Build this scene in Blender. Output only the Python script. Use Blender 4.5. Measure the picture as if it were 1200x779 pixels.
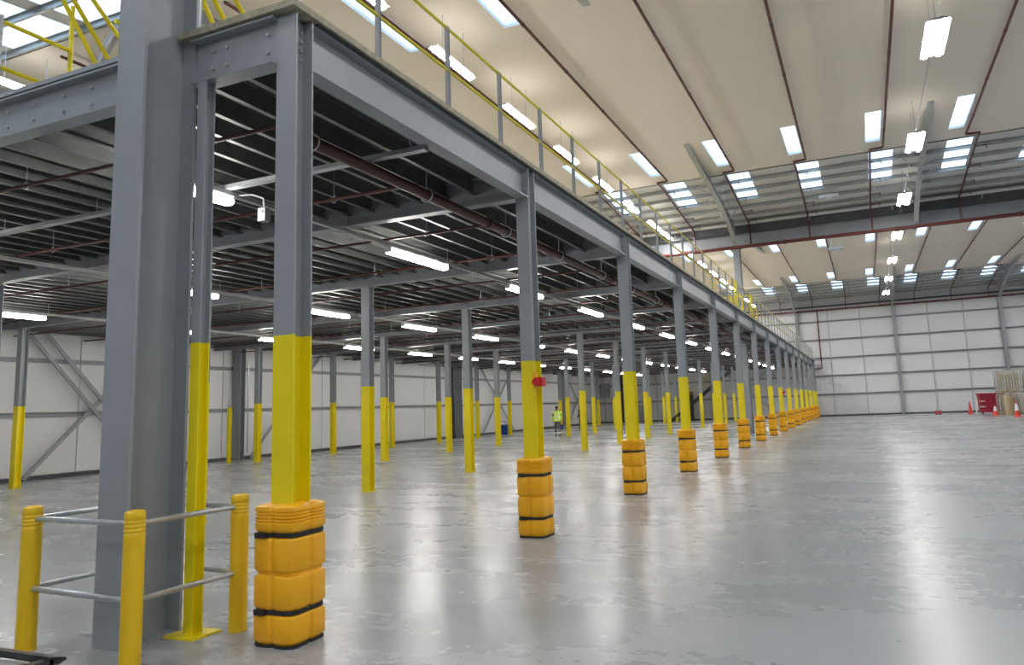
import bpy, bmesh, math, random
from mathutils import Vector, Matrix
random.seed(7)
for o in list(bpy.data.objects): bpy.data.objects.remove(o)
SC = bpy.context.scene
COL = SC.collection

# ------------------------------------------------------------------ camera
CAM_H = 1.65
YAW, PITCH, ROLL = 0.3993, 0.1381, -0.0387
FPX, PX, PY = 863.12, 642.78, 358.73
cam = bpy.data.cameras.new('camera'); camo = bpy.data.objects.new('camera', cam); COL.objects.link(camo)
fw = Vector((-math.sin(YAW)*math.cos(PITCH), math.cos(YAW)*math.cos(PITCH), math.sin(PITCH)))
rt = Vector((math.cos(YAW), math.sin(YAW), 0)); up = rt.cross(fw)
r2 = rt*math.cos(ROLL)+up*math.sin(ROLL); u2 = -rt*math.sin(ROLL)+up*math.cos(ROLL)
m3 = Matrix((r2, u2, -fw)).transposed()
camo.matrix_world = Matrix.Translation((0, 0, CAM_H)) @ m3.to_4x4()
cam.sensor_fit = 'HORIZONTAL'; cam.sensor_width = 36; cam.lens = FPX/1200*36
cam.shift_x = -(PX-600)/1200; cam.shift_y = (PY-389.5)/1200
cam.clip_start = 0.05; cam.clip_end = 400
SC.camera = camo

# ------------------------------------------------------------------ sky, light levels, exposure
world = bpy.data.worlds.new('sky'); SC.world = world; world.use_nodes = True
bg = world.node_tree.nodes['Background']; bg.inputs[0].default_value = (0.72, 0.86, 1.0, 1); bg.inputs[1].default_value = 1.7
LAMP_LOW = 54.0      # mezzanine battens
LAMP_HIGH = 102.0
LAMP_UP = 6.0      # upward glow added on the high fittings to brighten the ceiling
SC.view_settings.view_transform = 'Standard'; SC.view_settings.look = 'None'
SC.view_settings.gamma = 1; SC.view_settings.use_curve_mapping = False
SC.view_settings.exposure = 0.47

# ------------------------------------------------------------------ dimensions
ROWX = [-4.17, -10.26, -16.36, -22.45]           # mezzanine column rows
Y0, DY = 4.57, 4.567
ROWY = [Y0+DY*i for i in range(15)]+[71.2]
DECK, SOFF = 5.05, 4.98                           # deck top, top of steel
FX = [-5.36+8.2*i for i in range(-2, 5)]          # portal frame lines
BAYS = [(-29.56, 4.24), (4.24, 38.04), (38.04, 71.84)]
WL, WR, WF, WN = -25.1, 27.5, 71.9, -29.6
HC = 11.25                                        # flat liner ceiling
PIPEX = [-9.81+2.813*i for i in range(-5, 13)]
def zb(d):  # underside of purlins, d = distance beyond liner edge
    return HC-0.0925*d

# ------------------------------------------------------------------ materials
def mat(name, base, rough=0.5, metal=0.0, spec=0.5, var=0.0, scale=3.0, bump=0.0, emit=None, estr=0, coat=0, col2=None, stretch=None):
    m = bpy.data.materials.new(name); m.use_nodes = True
    nt = m.node_tree; b = nt.nodes['Principled BSDF']
    b.inputs['Base Color'].default_value = (*base, 1); b.inputs['Roughness'].default_value = rough
    b.inputs['Metallic'].default_value = metal; b.inputs['Specular IOR Level'].default_value = spec
    if coat: b.inputs['Coat Weight'].default_value = coat
    if emit: b.inputs['Emission Color'].default_value = (*emit, 1); b.inputs['Emission Strength'].default_value = estr
    if var or bump or col2:
        tc = nt.nodes.new('ShaderNodeTexCoord'); mp = nt.nodes.new('ShaderNodeMapping')
        nt.links.new(tc.outputs['Object'], mp.inputs[0])
        if stretch: mp.inputs['Scale'].default_value = stretch
        n = nt.nodes.new('ShaderNodeTexNoise'); n.inputs['Scale'].default_value = scale; n.inputs['Detail'].default_value = 5
        nt.links.new(mp.outputs[0], n.inputs['Vector'])
        r = nt.nodes.new('ShaderNodeValToRGB')
        c2 = col2 or tuple(min(1, c*(1+var)) for c in base)
        r.color_ramp.elements[0].color = (*[c*(1-var) for c in base], 1); r.color_ramp.elements[1].color = (*c2, 1)
        r.color_ramp.elements[0].position = 0.3; r.color_ramp.elements[1].position = 0.7
        nt.links.new(n.outputs['Fac'], r.inputs[0]); nt.links.new(r.outputs[0], b.inputs['Base Color'])
        if bump:
            bp = nt.nodes.new('ShaderNodeBump'); bp.inputs['Strength'].default_value = bump; bp.inputs['Distance'].default_value = 0.02
            nt.links.new(n.outputs['Fac'], bp.inputs['Height']); nt.links.new(bp.outputs[0], b.inputs['Normal'])
    return m
M = {}
M['steel'] = mat('painted_steel', (0.265, 0.287, 0.31), 0.42, var=0.06, scale=2)
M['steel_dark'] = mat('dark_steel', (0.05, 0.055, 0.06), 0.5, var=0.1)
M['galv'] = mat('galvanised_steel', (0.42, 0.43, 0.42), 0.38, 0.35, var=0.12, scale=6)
M['galv_rail'] = mat('galvanised_tube', (0.50, 0.53, 0.56), 0.3, 0.7, var=0.08, scale=8)
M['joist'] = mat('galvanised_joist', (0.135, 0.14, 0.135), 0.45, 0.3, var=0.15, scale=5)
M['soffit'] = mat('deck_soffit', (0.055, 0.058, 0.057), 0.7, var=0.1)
M['board'] = mat('deck_board', (0.33, 0.30, 0.22), 0.75, var=0.2, scale=14)
M['yellow'] = mat('yellow_paint', (0.80, 0.66, 0.004), 0.4, var=0.05, scale=3)
M['orange'] = mat('orange_plastic', (0.86, 0.42, 0.006), 0.38, var=0.05, scale=5)
M['boll'] = mat('bollard_plastic', (0.78, 0.50, 0.008), 0.4, var=0.05, scale=5)
M['rail_yellow'] = mat('yellow_rail_paint', (0.62, 0.55, 0.02), 0.45, var=0.05)
M['black'] = mat('black_webbing', (0.012, 0.012, 0.013), 0.6, var=0.1)
M['black_steel'] = mat('black_steel', (0.02, 0.021, 0.023), 0.4, var=0.2)
M['rubber'] = mat('rubber', (0.02, 0.02, 0.02), 0.8, var=0.1)
M['liner'] = mat('ceiling_liner', (0.82, 0.755, 0.665), 0.75, var=0.02, scale=0.4)
M['roofdeck'] = mat('roof_liner_sheet', (0.62, 0.62, 0.60), 0.6, var=0.03)
M['wall'] = mat('wall_panel', (0.66, 0.66, 0.662), 0.5, var=0.02, scale=0.6)
M['wallback'] = mat('wall_joint', (0.42, 0.42, 0.42), 0.7, var=0.05)
M['walrail'] = mat('wall_rail_steel', (0.27, 0.28, 0.295), 0.45, 0.1, var=0.08)
M['mullion'] = mat('mullion_steel', (0.44, 0.45, 0.46), 0.5, var=0.05)
M['redpipe'] = mat('red_pipe_paint', (0.105, 0.018, 0.014), 0.42, var=0.1)
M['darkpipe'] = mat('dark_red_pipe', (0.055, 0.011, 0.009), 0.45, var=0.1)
M['added_glow'] = mat('added_uplight_glow', (1, 1, 1), 0.4, emit=(1.0, 0.95, 0.88), estr=LAMP_UP)
M['red'] = mat('red_plastic', (0.55, 0.015, 0.02), 0.4, var=0.06)
M['crimson'] = mat('crimson_plastic', (0.32, 0.012, 0.035), 0.5, var=0.08)
M['conered'] = mat('cone_red', (0.75, 0.06, 0.03), 0.5, var=0.06)
M['white'] = mat('white_enamel', (0.72, 0.72, 0.72), 0.4, var=0.02)
M['whiteband'] = mat('white_reflective', (0.8, 0.8, 0.8), 0.35, var=0.02)
M['grey_box'] = mat('grey_enamel', (0.30, 0.31, 0.32), 0.45, var=0.05)
M['tube_low'] = mat('batten_tube', (1, 1, 1), 0.4, emit=(1.0, 0.97, 0.92), estr=LAMP_LOW)
M['tube_high'] = mat('high_bay_tube', (1, 1, 1), 0.4, emit=(1.0, 0.97, 0.93), estr=LAMP_HIGH)
M['wood'] = mat('pallet_wood', (0.42, 0.33, 0.20), 0.8, var=0.2, scale=8)
M['slat'] = mat('pale_slat', (0.52, 0.48, 0.36), 0.7, var=0.15, scale=6)
M['cardboard'] = mat('cardboard', (0.40, 0.30, 0.19), 0.85, var=0.1, scale=4)
M['bluebin'] = mat('blue_plastic', (0.02, 0.07, 0.33), 0.45, var=0.06)
M['hivis'] = mat('hivis_cloth', (0.62, 0.85, 0.05), 0.7, var=0.06, scale=12)
M['silver'] = mat('reflective_tape', (0.75, 0.76, 0.74), 0.3, var=0.03)
M['cloth'] = mat('dark_cloth', (0.10, 0.10, 0.085), 0.85, var=0.1, scale=12)
M['navy'] = mat('navy_cloth', (0.03, 0.025, 0.12), 0.85, var=0.1, scale=12)
M['maroon'] = mat('maroon_cloth', (0.10, 0.02, 0.02), 0.85, var=0.1, scale=12)
M['skin'] = mat('skin', (0.52, 0.32, 0.23), 0.55, var=0.05)
M['hair'] = mat('hair', (0.025, 0.018, 0.013), 0.6, var=0.1)

# translucent daylight pane: lets the sky through
pm = bpy.data.materials.new('rooflight_pane'); pm.use_nodes = True; nt = pm.node_tree
for n in list(nt.nodes): nt.nodes.remove(n)
out = nt.nodes.new('ShaderNodeOutputMaterial'); mx = nt.nodes.new('ShaderNodeMixShader'); tr = nt.nodes.new('ShaderNodeBsdfTransparent'); tl = nt.nodes.new('ShaderNodeBsdfTranslucent')
wv = nt.nodes.new('ShaderNodeTexNoise'); wv.inputs['Scale'].default_value = 4
tr.inputs[0].default_value = (0.86, 0.93, 1, 1); tl.inputs[0].default_value = (0.85, 0.92, 1, 1); mx.inputs[0].default_value = 0.25
nt.links.new(tr.outputs[0], mx.inputs[1]); nt.links.new(tl.outputs[0], mx.inputs[2]); nt.links.new(mx.outputs[0], out.inputs[0])
M['pane'] = pm

# power-floated concrete floor
fm = bpy.data.materials.new('polished_concrete'); fm.use_nodes = True; nt = fm.node_tree; b = nt.nodes['Principled BSDF']
tc = nt.nodes.new('ShaderNodeTexCoord')
def noise(scale, det, sx=1, sy=1):
    mp = nt.nodes.new('ShaderNodeMapping'); mp.inputs['Scale'].default_value = (sx, sy, 1)
    n = nt.nodes.new('ShaderNodeTexNoise'); n.inputs['Scale'].default_value = scale; n.inputs['Detail'].default_value = det
    nt.links.new(tc.outputs['Object'], mp.inputs[0]); nt.links.new(mp.outputs[0], n.inputs['Vector']); return n
n1 = noise(0.22, 3, 0.7, 1.3); n2 = noise(0.9, 2.5, 0.6, 1.4); n3 = noise(7, 2)
def math_(op, a, k):
    n = nt.nodes.new('ShaderNodeMath'); n.operation = op; nt.links.new(a, n.inputs[0])
    if isinstance(k, (int, float)): n.inputs[1].default_value = k
    else: nt.links.new(k, n.inputs[1])
    return n.outputs[0]
mixv = math_('ADD', math_('ADD', math_('MULTIPLY', n1.outputs['Fac'], 0.5), math_('MULTIPLY', n2.outputs['Fac'], 0.38)), math_('MULTIPLY', n3.outputs['Fac'], 0.12))
r1 = nt.nodes.new('ShaderNodeValToRGB'); r1.color_ramp.elements[0].color = (0.265, 0.277, 0.286, 1); r1.color_ramp.elements[1].color = (0.365, 0.377, 0.386, 1)
r1.color_ramp.elements[0].position = 0.34; r1.color_ramp.elements[1].position = 0.66
nt.links.new(mixv, r1.inputs[0]); nt.links.new(r1.outputs[0], b.inputs['Base Color'])
rr = nt.nodes.new('ShaderNodeMapRange'); rr.inputs[1].default_value = 0.3; rr.inputs[2].default_value = 0.7; rr.inputs[3].default_value = 0.22; rr.inputs[4].default_value = 0.33
nt.links.new(mixv, rr.inputs[0]); nt.links.new(rr.outputs[0], b.inputs['Roughness'])
b.inputs['Specular IOR Level'].default_value = 0.33
M['floor'] = fm

# ------------------------------------------------------------------ mesh helpers
class MB:
    def __init__(s): s.v = []; s.f = []; s.mi = []; s.cur = 0
    def add(s, vs, fs):
        o = len(s.v); s.v += [tuple(v) for v in vs]; s.f += [tuple(i+o for i in f) for f in fs]; s.mi += [s.cur]*len(fs); return s
    def box(s, x0, y0, z0, x1, y1, z1):
        v = [(x0,y0,z0),(x1,y0,z0),(x1,y1,z0),(x0,y1,z0),(x0,y0,z1),(x1,y0,z1),(x1,y1,z1),(x0,y1,z1)]
        return s.add(v, [(0,3,2,1),(4,5,6,7),(0,1,5,4),(1,2,6,5),(2,3,7,6),(3,0,4,7)])
    def bar(s, p0, p1, w, h=None, upv=(0,0,1)):
        p0 = Vector(p0); p1 = Vector(p1); d = (p1-p0).normalized(); u = Vector(upv)
        if abs(d.dot(u)) > 0.99: u = Vector((0,1,0))
        a = d.cross(u).normalized(); c = a.cross(d).normalized(); h = h or w
        a *= w/2; c *= h/2
        v = [p0-a-c, p0+a-c, p0+a+c, p0-a+c, p1-a-c, p1+a-c, p1+a+c, p1-a+c]
        return s.add(v, [(0,3,2,1),(4,5,6,7),(0,1,5,4),(1,2,6,5),(2,3,7,6),(3,0,4,7)])
    def tube(s, pts, r, n=8, caps=True):
        pts = [Vector(p) for p in pts]; rings = []; base = len(s.v); ref = None
        for i, p in enumerate(pts):
            d = (pts[min(i+1, len(pts)-1)]-pts[max(i-1, 0)]).normalized()
            if ref is None or abs(d.dot(ref)) > 0.98:
                ref = Vector((0,0,1)) if abs(d.z) < 0.9 else Vector((1,0,0))
            a = d.cross(ref).normalized(); c = a.cross(d).normalized()
            rad = r[i] if isinstance(r, (list, tuple)) else r
            rings.append([p+a*(rad*math.cos(2*math.pi*k/n))+c*(rad*math.sin(2*math.pi*k/n)) for k in range(n)])
        vs = [v for R in rings for v in R]; fs = []
        for i in range(len(pts)-1):
            for k in range(n):
                fs.append((i*n+k, i*n+(k+1)%n, (i+1)*n+(k+1)%n, (i+1)*n+k))
        if caps: fs.append(tuple(range(n-1, -1, -1))); fs.append(tuple((len(pts)-1)*n+k for k in range(n)))
        return s.add(vs, fs)
    def lathe(s, prof, n=20, cx=0, cy=0):
        vs = []; fs = []
        for r, z in prof: vs += [(cx+r*math.cos(2*math.pi*k/n), cy+r*math.sin(2*math.pi*k/n), z) for k in range(n)]
        for i in range(len(prof)-1):
            for k in range(n): fs.append((i*n+k, i*n+(k+1)%n, (i+1)*n+(k+1)%n, (i+1)*n+k))
        fs.append(tuple(range(n-1, -1, -1))); fs.append(tuple((len(prof)-1)*n+k for k in range(n)))
        return s.add(vs, fs)
    def prism(s, prof, axis, a, b_):
        # prof: 2D loop (counter clockwise seen from +axis); axis 'x': (y,z), 'y': (x,z), 'z': (x,y)
        n = len(prof)
        def P(q, t): return {'x': (t, q[0], q[1]), 'y': (q[0], t, q[1]), 'z': (q[0], q[1], t)}[axis]
        vs = [P(q, a) for q in prof]+[P(q, b_) for q in prof]
        fs = [(k, (k+1)%n, n+(k+1)%n, n+k) for k in range(n)]+[tuple(range(n-1, -1, -1)), tuple(range(n, 2*n))]
        return s.add(vs, fs)
    def rings(s, loops, cap=True):
        n = len(loops[0]); vs = [v for L in loops for v in L]; fs = []
        for i in range(len(loops)-1):
            for k in range(n): fs.append((i*n+k, i*n+(k+1)%n, (i+1)*n+(k+1)%n, (i+1)*n+k))
        if cap: fs.append(tuple(range(n-1, -1, -1))); fs.append(tuple((len(loops)-1)*n+k for k in range(n)))
        return s.add(vs, fs)
    def mesh(s, name, m, smooth=False):
        me = bpy.data.meshes.new(name); me.from_pydata(s.v, [], s.f); 
        bm = bmesh.new(); bm.from_mesh(me); bmesh.ops.recalc_face_normals(bm, faces=bm.faces); bm.to_mesh(me); bm.free()
        me.materials.append(M[m])
        if smooth:
            for p in me.polygons: p.use_smooth = True
            try: me.set_sharp_from_angle(angle=math.radians(38))
            except Exception: pass
        me.update(); return me
def link(name, me, parent=None, loc=(0,0,0), rz=0, tag=None, kind=None):
    o = bpy.data.objects.new(name, me); COL.objects.link(o); o.location = loc; o.rotation_euler = (0,0,rz)
    if parent: o.parent = parent
    if tag: settag(o, *tag)
    if kind: o['kind'] = kind
    return o
def settag(o, label, cat, group=None):
    o['label'] = label; o['category'] = cat
    if group: o['group'] = group
def obj(name, mb, m, parent=None, loc=(0,0,0), smooth=False, tag=None, kind=None, rz=0):
    return link(name, mb.mesh(name, m, smooth), parent, loc, rz, tag, kind)
def empty(name, loc=(0,0,0), tag=None, kind=None, rz=0):
    o = bpy.data.objects.new(name, None); COL.objects.link(o); o.location = loc; o.rotation_euler = (0,0,rz); o.empty_display_size = 0.2
    if tag: settag(o, *tag)
    if kind: o['kind'] = kind
    return o
ORD = ['first','second','third','fourth','fifth','sixth','seventh','eighth','ninth','tenth','eleventh','twelfth','thirteenth','fourteenth','fifteenth','sixteenth','seventeenth','eighteenth','nineteenth','twentieth']
def ordn(i): return ORD[i] if i < len(ORD) else '%dth' % (i+1)
def iprof(b, h, tf, tw):
    x, y, w = b/2, h/2, tw/2
    return [(-x,-y),(x,-y),(x,-y+tf),(w,-y+tf),(w,y-tf),(x,y-tf),(x,y),(-x,y),(-x,y-tf),(-w,y-tf),(-w,-y+tf),(-x,-y+tf)]
def shift(prof, dx, dy): return [(a+dx, c+dy) for a, c in prof]
def grid(xs, ys, hole, zf):
    mb = MB(); nx, ny = len(xs), len(ys)
    vs = [(x, y, zf(y)) for y in ys for x in xs]; fs = []
    for j in range(ny-1):
        for i in range(nx-1):
            if not hole((xs[i]+xs[i+1])/2, (ys[j]+ys[j+1])/2): fs.append((j*nx+i, j*nx+i+1, (j+1)*nx+i+1, (j+1)*nx+i))
    return mb.add(vs, fs)

# ================================================================== SETTING
# floor
fl = MB().box(WL-0.3, WN-0.3, -0.25, WR+0.3, WF+0.3, 0)
o = obj('floor', fl, 'floor', kind='structure'); o['label'] = 'polished grey concrete warehouse floor'; o['category'] = 'floor'

# walls: backing sheet, separate cladding panels, rails
def wall(name, label, axis, pos, inward, breaks, zs, panels=True, railz=(), skip=None):
    root = empty(name, kind='structure'); root['label'] = label; root['category'] = 'wall'
    a, b_ = breaks[0], breaks[-1]; t = 0.12
    mb = MB()
    if axis == 'x': mb.box(pos-t if inward > 0 else pos, a, 0, pos if inward > 0 else pos+t, b_, zs[-1])
    else: mb.box(a, pos-t if inward > 0 else pos, 0, b_, pos if inward > 0 else pos+t, zs[-1])
    obj('backing_sheet', mb, 'wallback', root)
    if panels:
        cache = {}
        for i in range(len(breaks)-1):
            for j in range(len(zs)-1):
                w = breaks[i+1]-breaks[i]-0.03; h = zs[j+1]-zs[j]-0.02
                k = (round(w, 3), round(h, 3))
                if k not in cache:
                    th = 0.04; c = 0.012
                    def lp(e, d):
                        if axis == 'x': return [(d*inward, e, e), (d*inward, w-e, e), (d*inward, w-e, h-e), (d*inward, e, h-e)]
                        return [(e, d*inward, e), (w-e, d*inward, e), (w-e, d*inward, h-e), (e, d*inward, h-e)]
                    cache[k] = MB().rings([lp(0, 0), lp(0, th-c), lp(c, th)]).mesh('panel', 'wall')
                loc = (pos, breaks[i]+0.015, zs[j]+0.01) if axis == 'x' else (breaks[i]+0.015, pos, zs[j]+0.01)
                link('panel', cache[k], root, loc)
    for z in railz:
        mb = MB(); d0, d1 = 0.04*inward, 0.16*inward
        C = [(0, -0.07), (0.12, -0.07), (0.12, -0.045), (0.012, -0.06), (0.012, 0.06), (0.12, 0.045), (0.12, 0.07), (0, 0.07)]
        C = [(pos+d0+c[0]*inward, z+c[1]) for c in C]
        mb.prism(C, 'y' if axis == 'x' else 'x', a, b_)
        obj('rail', mb, 'walrail', root)
    return root
xb = []
for k in range(-3, 4):
    xb += [-5.36+8.2*k+i*8.2/3 for i in range(3)]
xb = [WL]+[x for x in xb if WL+0.5 < x < WR-0.5]+[WR]
zsF = [0.12, 1.95, 3.63, 5.25, 6.92, 8.6, 9.85, 11.6]
wf = wall('wall_far', 'white panelled far end wall with grey horizontal rails', 'y', WF, -1, xb, zsF, True, (1.95, 3.63, 5.25, 6.92, 8.6))
mul = MB().box(-0.045, -0.11, 0.1, 0.045, -0.035, 9.8).mesh('mullion', 'mullion')
for x in xb[1:-1]:
    if min(abs(x-f) for f in FX) > 0.5: link('mullion', mul, wf, (x, WF, 0))
yb = [WN]+[-29.6+3.123*i for i in range(1, 33)]+[WF]
yb = [y for y in yb if y <= WF]
ybl = [y for y in yb if y > 3]
zsL = [0.12, 2.1, 3.87, 5.6, 7.3, 9.0, 11.6]
wall('wall_left', 'white panelled side wall behind the mezzanine', 'x', WL, 1, [WN]+ybl, zsL, True, (2.1, 3.87, 5.6, 7.3, 9.0))
wall('wall_right', 'white panelled side wall', 'x', WR, -1, [WN, WF], [0, 11.6], False)
wall('wall_near', 'white panelled wall behind the viewer', 'y', WN, 1, [WL, WR], [0, 11.6], False)
o = obj('trim_1', MB().box(WL+0.06, WF-0.2, 0, WR, WF-0.03, 0.13), 'steel_dark', kind='structure'); o['label'] = 'dark base angle along foot of the far wall'; o['category'] = 'trim'
o = obj('trim_2', MB().box(WL+0.03, WN, 0, WL+0.16, WF-0.2, 0.12), 'steel_dark', kind='structure'); o['label'] = 'dark base angle along foot of the left wall'; o['category'] = 'trim'

# roof: flat liner in the middle of each bay, purlin slopes to the valleys, rooflights
nwin = 0
def window(mb_pane, mb_frame, label):
    global nwin
    nwin += 1
    r = empty('window_%d' % nwin, kind='structure'); r['label'] = label; r['category'] = 'rooflight'
    if mb_frame: obj('frame', mb_frame, 'white', r)
    for k, p in enumerate(mb_pane): obj('pane', p, 'pane', r)
    return r
bayname = ['bay behind the viewer', 'near roof bay', 'far roof bay']
for bi, (ya, yb_) in enumerate(BAYS):
    yc = (ya+yb_)/2; e0, e1 = yc-9.81, yc+9.81
    sk = [(yc-8.64, yc-5.3), (yc+5.41, yc+8.66)]
    # liner with rooflight openings just left of each pipe
    xs = sorted(set([WL-0.1, WR]+[x-0.61 for x in PIPEX if x-0.6 > WL]+[x-0.09 for x in PIPEX if x-0.6 > WL]))
    ys = [e0, sk[0][0], sk[0][1], sk[1][0], sk[1][1], e1]
    cent = [x-0.35 for x in PIPEX if x-0.6 > WL]
    def hole(x, y):
        return any(abs(x-c) < 0.2 for c in cent) and any(s[0] < y < s[1] for s in sk)
    ce = obj('ceiling', grid(xs, ys, hole, lambda y: HC), 'liner', kind='structure')
    ce['label'] = 'flat cream liner ceiling of the '+bayname[bi]; ce['category'] = 'ceiling'
    # edge upstand of the liner
    obj('upstand', MB().box(WL-0.1, e1-0.02, HC, WR, e1, HC+0.155).box(WL-0.1, e0, HC, WR, e0+0.02, HC+0.155), 'liner', ce)
    for ci, c in enumerate(cent):
        if bi == 0 and ci % 2: pass
        for si, s in enumerate(sk):
            y0, y1 = s; x0, x1 = c-0.26, c+0.26
            fr = MB().box(x0-0.01, y0, HC+0.002, x0, y1, HC+0.14).box(x1, y0, HC+0.002, x1+0.01, y1, HC+0.14).box(x0, y0-0.01, HC+0.002, x1, y0, HC+0.14).box(x0, y1, HC+0.002, x1, y1+0.01, HC+0.14)
            n = 3; pn = []
            for k in range(n):
                a_ = y0+(y1-y0)*k/n; c_ = y0+(y1-y0)*(k+1)/n
                pn.append(MB().box(x0, a_+0.008, HC+0.05, x1, c_-0.008, HC+0.07))
            window(pn, fr, 'narrow rooflight in the flat ceiling of the %s, %s from the left wall, %s end' % (bayname[bi], ordn(ci), ['near', 'far'][si]))
    # slopes
    for si, (ye, yv, sg) in enumerate(((e0, ya, -1), (e1, yb_, 1))):
        L = abs(yv-ye)
        zr = lambda y: zb(abs(y-ye))+0.145
        s0, s1 = ye+sg*0.12, ye+sg*3.75
        def hw(x): return 1.15 if (bi == 1 and si == 0 and x < -11) else 0.45
        s1w = s1
        xs = sorted(set([WL-0.1, WR]+[v for x in PIPEX if x-0.6 > WL for v in (max(x-0.03-hw(x), WL+0.05), x-0.03+hw(x))]))
        ys = sorted([ye, s0, s1, yv])
        def hole2(x, y): return any(abs(x-c+0.03) < hw(c)-0.02 for c in PIPEX if c-0.6 > WL) and min(s0, s1) < y < max(s0, s1)
        sl = obj('ceiling', grid(xs, ys, hole2, zr), 'roofdeck', kind='structure')
        sl['label'] = '%s sloping roof sheet with exposed purlins in the %s' % (['near', 'far'][si], bayname[bi]); sl['category'] = 'ceiling'
        for ci, x in enumerate([x for x in PIPEX if x-0.6 > WL]):
            pn = []
            for k in range(3):
                a_, c_ = s0+(s1-s0)*k/3, s0+(s1-s0)*(k+1)/3
                a_, c_ = min(a_, c_)+0.01, max(a_, c_)-0.01
                x0, x1 = max(x-0.03-hw(x), WL+0.05), x-0.03+hw(x)
                pn.append(MB().add([(x0,a_,zr(a_)),(x1,a_,zr(a_)),(x1,c_,zr(c_)),(x0,c_,zr(c_)),(x0,a_,zr(a_)+.02),(x1,a_,zr(a_)+.02),(x1,c_,zr(c_)+.02),(x0,c_,zr(c_)+.02)], [(0,3,2,1),(4,5,6,7),(0,1,5,4),(1,2,6,5),(2,3,7,6),(3,0,4,7)]))
            window(pn, None, 'wide rooflight between purlins on the %s slope of the %s, %s from the left wall' % (['near', 'far'][si], bayname[bi], ordn(ci)))
        if bi == 0: continue
        # purlins: Z sections running across the bay
        n = 7
        for k in range(n):
            y = ye+sg*(0.1+(L-0.45)*k/(n-1)); z = zb(abs(y-ye))
            pr = [(y, z), (y+0.065, z), (y+0.065, z+0.018), (y+0.004, z+0.004), (y+0.004, z+0.13), (y-0.065, z+0.13), (y-0.065, z+0.126), (y, z+0.126)]
            obj('purlin', MB().prism(pr, 'x', WL, WR), 'galv', sl)

# valley beams with gutter box and tray
for vi, (yv, nm) in enumerate(((4.24, 'nearest the viewer'), (38.04, 'across the middle of the hall'))):
    t = empty('valley_beam', (0, yv, 9.45), ('deep grey steel valley beam spanning the roof '+nm, 'beam', 'roof valley beams'))
    obj('girder', MB().prism(iprof(0.3, 0.62, 0.025, 0.02), 'x', WL+.1, WR) if False else MB().prism(shift(iprof(0.3, 0.62, 0.025, 0.02), 0, 0.36), 'x', WL+0.1, WR), 'steel', t)
    obj('gutter', MB().prism([(-0.42, 1.12), (-0.36, 0.68), (0.36, 0.68), (0.42, 1.12), (0.40, 1.12), (0.34, 0.70), (-0.34, 0.70), (-0.40, 1.12)], 'x', WL+0.1, WR), 'steel_dark', t)  # dark steel, with the shade of the gutter box put into its colour
    if vi: 
        obj('cable_tray', MB().prism([(-0.66, 1.15), (-0.66, 1.06), (-0.44, 1.06), (-0.44, 1.15), (-0.455, 1.15), (-0.455, 1.075), (-0.645, 1.075), (-0.645, 1.15)], 'x', WL+0.1, WR), 'white', t)
        for k in range(14): obj('bracket', MB().box(-24+k*3.7, -0.6, 0.86, -23.96+k*3.7, -0.42, 1.06), 'galv_rail', t)

# portal rafters: haunched ends below the liner, deep at the valley
RAFT = [(5.15, 11.27), (7.6, 11.0), (9.8, 10.80), (12.3, 10.52), (14.2, 10.12), (16.2, 9.5)]   # distance from bay centre, underside
for bi, (ya, yb_) in enumerate(BAYS):
    if bi == 0: continue
    yc = (ya+yb_)/2
    for fi, fx in enumerate(FX):
        if fx < WL+1 or fx > 20: continue
        for si, sg in enumerate((-1, 1)):
            fine = []
            for i in range(len(RAFT)-1):
                for k in range(3):
                    t_ = k/3; fine.append((RAFT[i][0]+(RAFT[i+1][0]-RAFT[i][0])*t_, RAFT[i][1]+(RAFT[i+1][1]-RAFT[i][1])*t_))
            fine.append(RAFT[-1])
            root = empty('rafter', (fx, yc+sg*16.2, 9.5), ('grey haunched steel rafter %s from left at the %s end of the %s' % (ordn(fi), ['near', 'far'][si], bayname[bi]), 'rafter', 'roof rafters'))
            web = MB(); fl_ = MB(); P = [(sg*(d-16.2), z-9.5) for d, z in fine]
            tops = [(sg*(d-16.2), (max(z+0.02, (HC+0.05 if d < 9.81 else zb(d-9.81)-0.01))-9.5)) for d, z in fine]
            web.prism(P+tops[::-1], 'x', -0.008, 0.008)
            for i in range(len(P)-1):
                (y0, z0), (y1, z1) = P[i], P[i+1]
                fl_.add([(-0.1,y0,z0),(0.1,y0,z0),(0.1,y1,z1),(-0.1,y1,z1),(-0.1,y0,z0+.02),(0.1,y0,z0+.02),(0.1,y1,z1+.02),(-0.1,y1,z1+.02)], [(0,3,2,1),(4,5,6,7),(0,1,5,4),(1,2,6,5),(2,3,7,6),(3,0,4,7)])
            obj('web', web, 'steel', root); obj('bottom_flange', fl_, 'galv', root)
            for k, d in enumerate((11.0, 12.4, 13.8)):
                zlo = 10.65-0.16*(d-11)-9.5; yy = sg*(d-16.2)
                for q in (1, -1): obj('stay', MB().bar((0.1*q, yy, zlo+0.03), (0.62*q, yy+sg*0.25, zb(d-9.81)-9.48), 0.04), 'galv', root)
        if bi >= 1:
            pass

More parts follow.
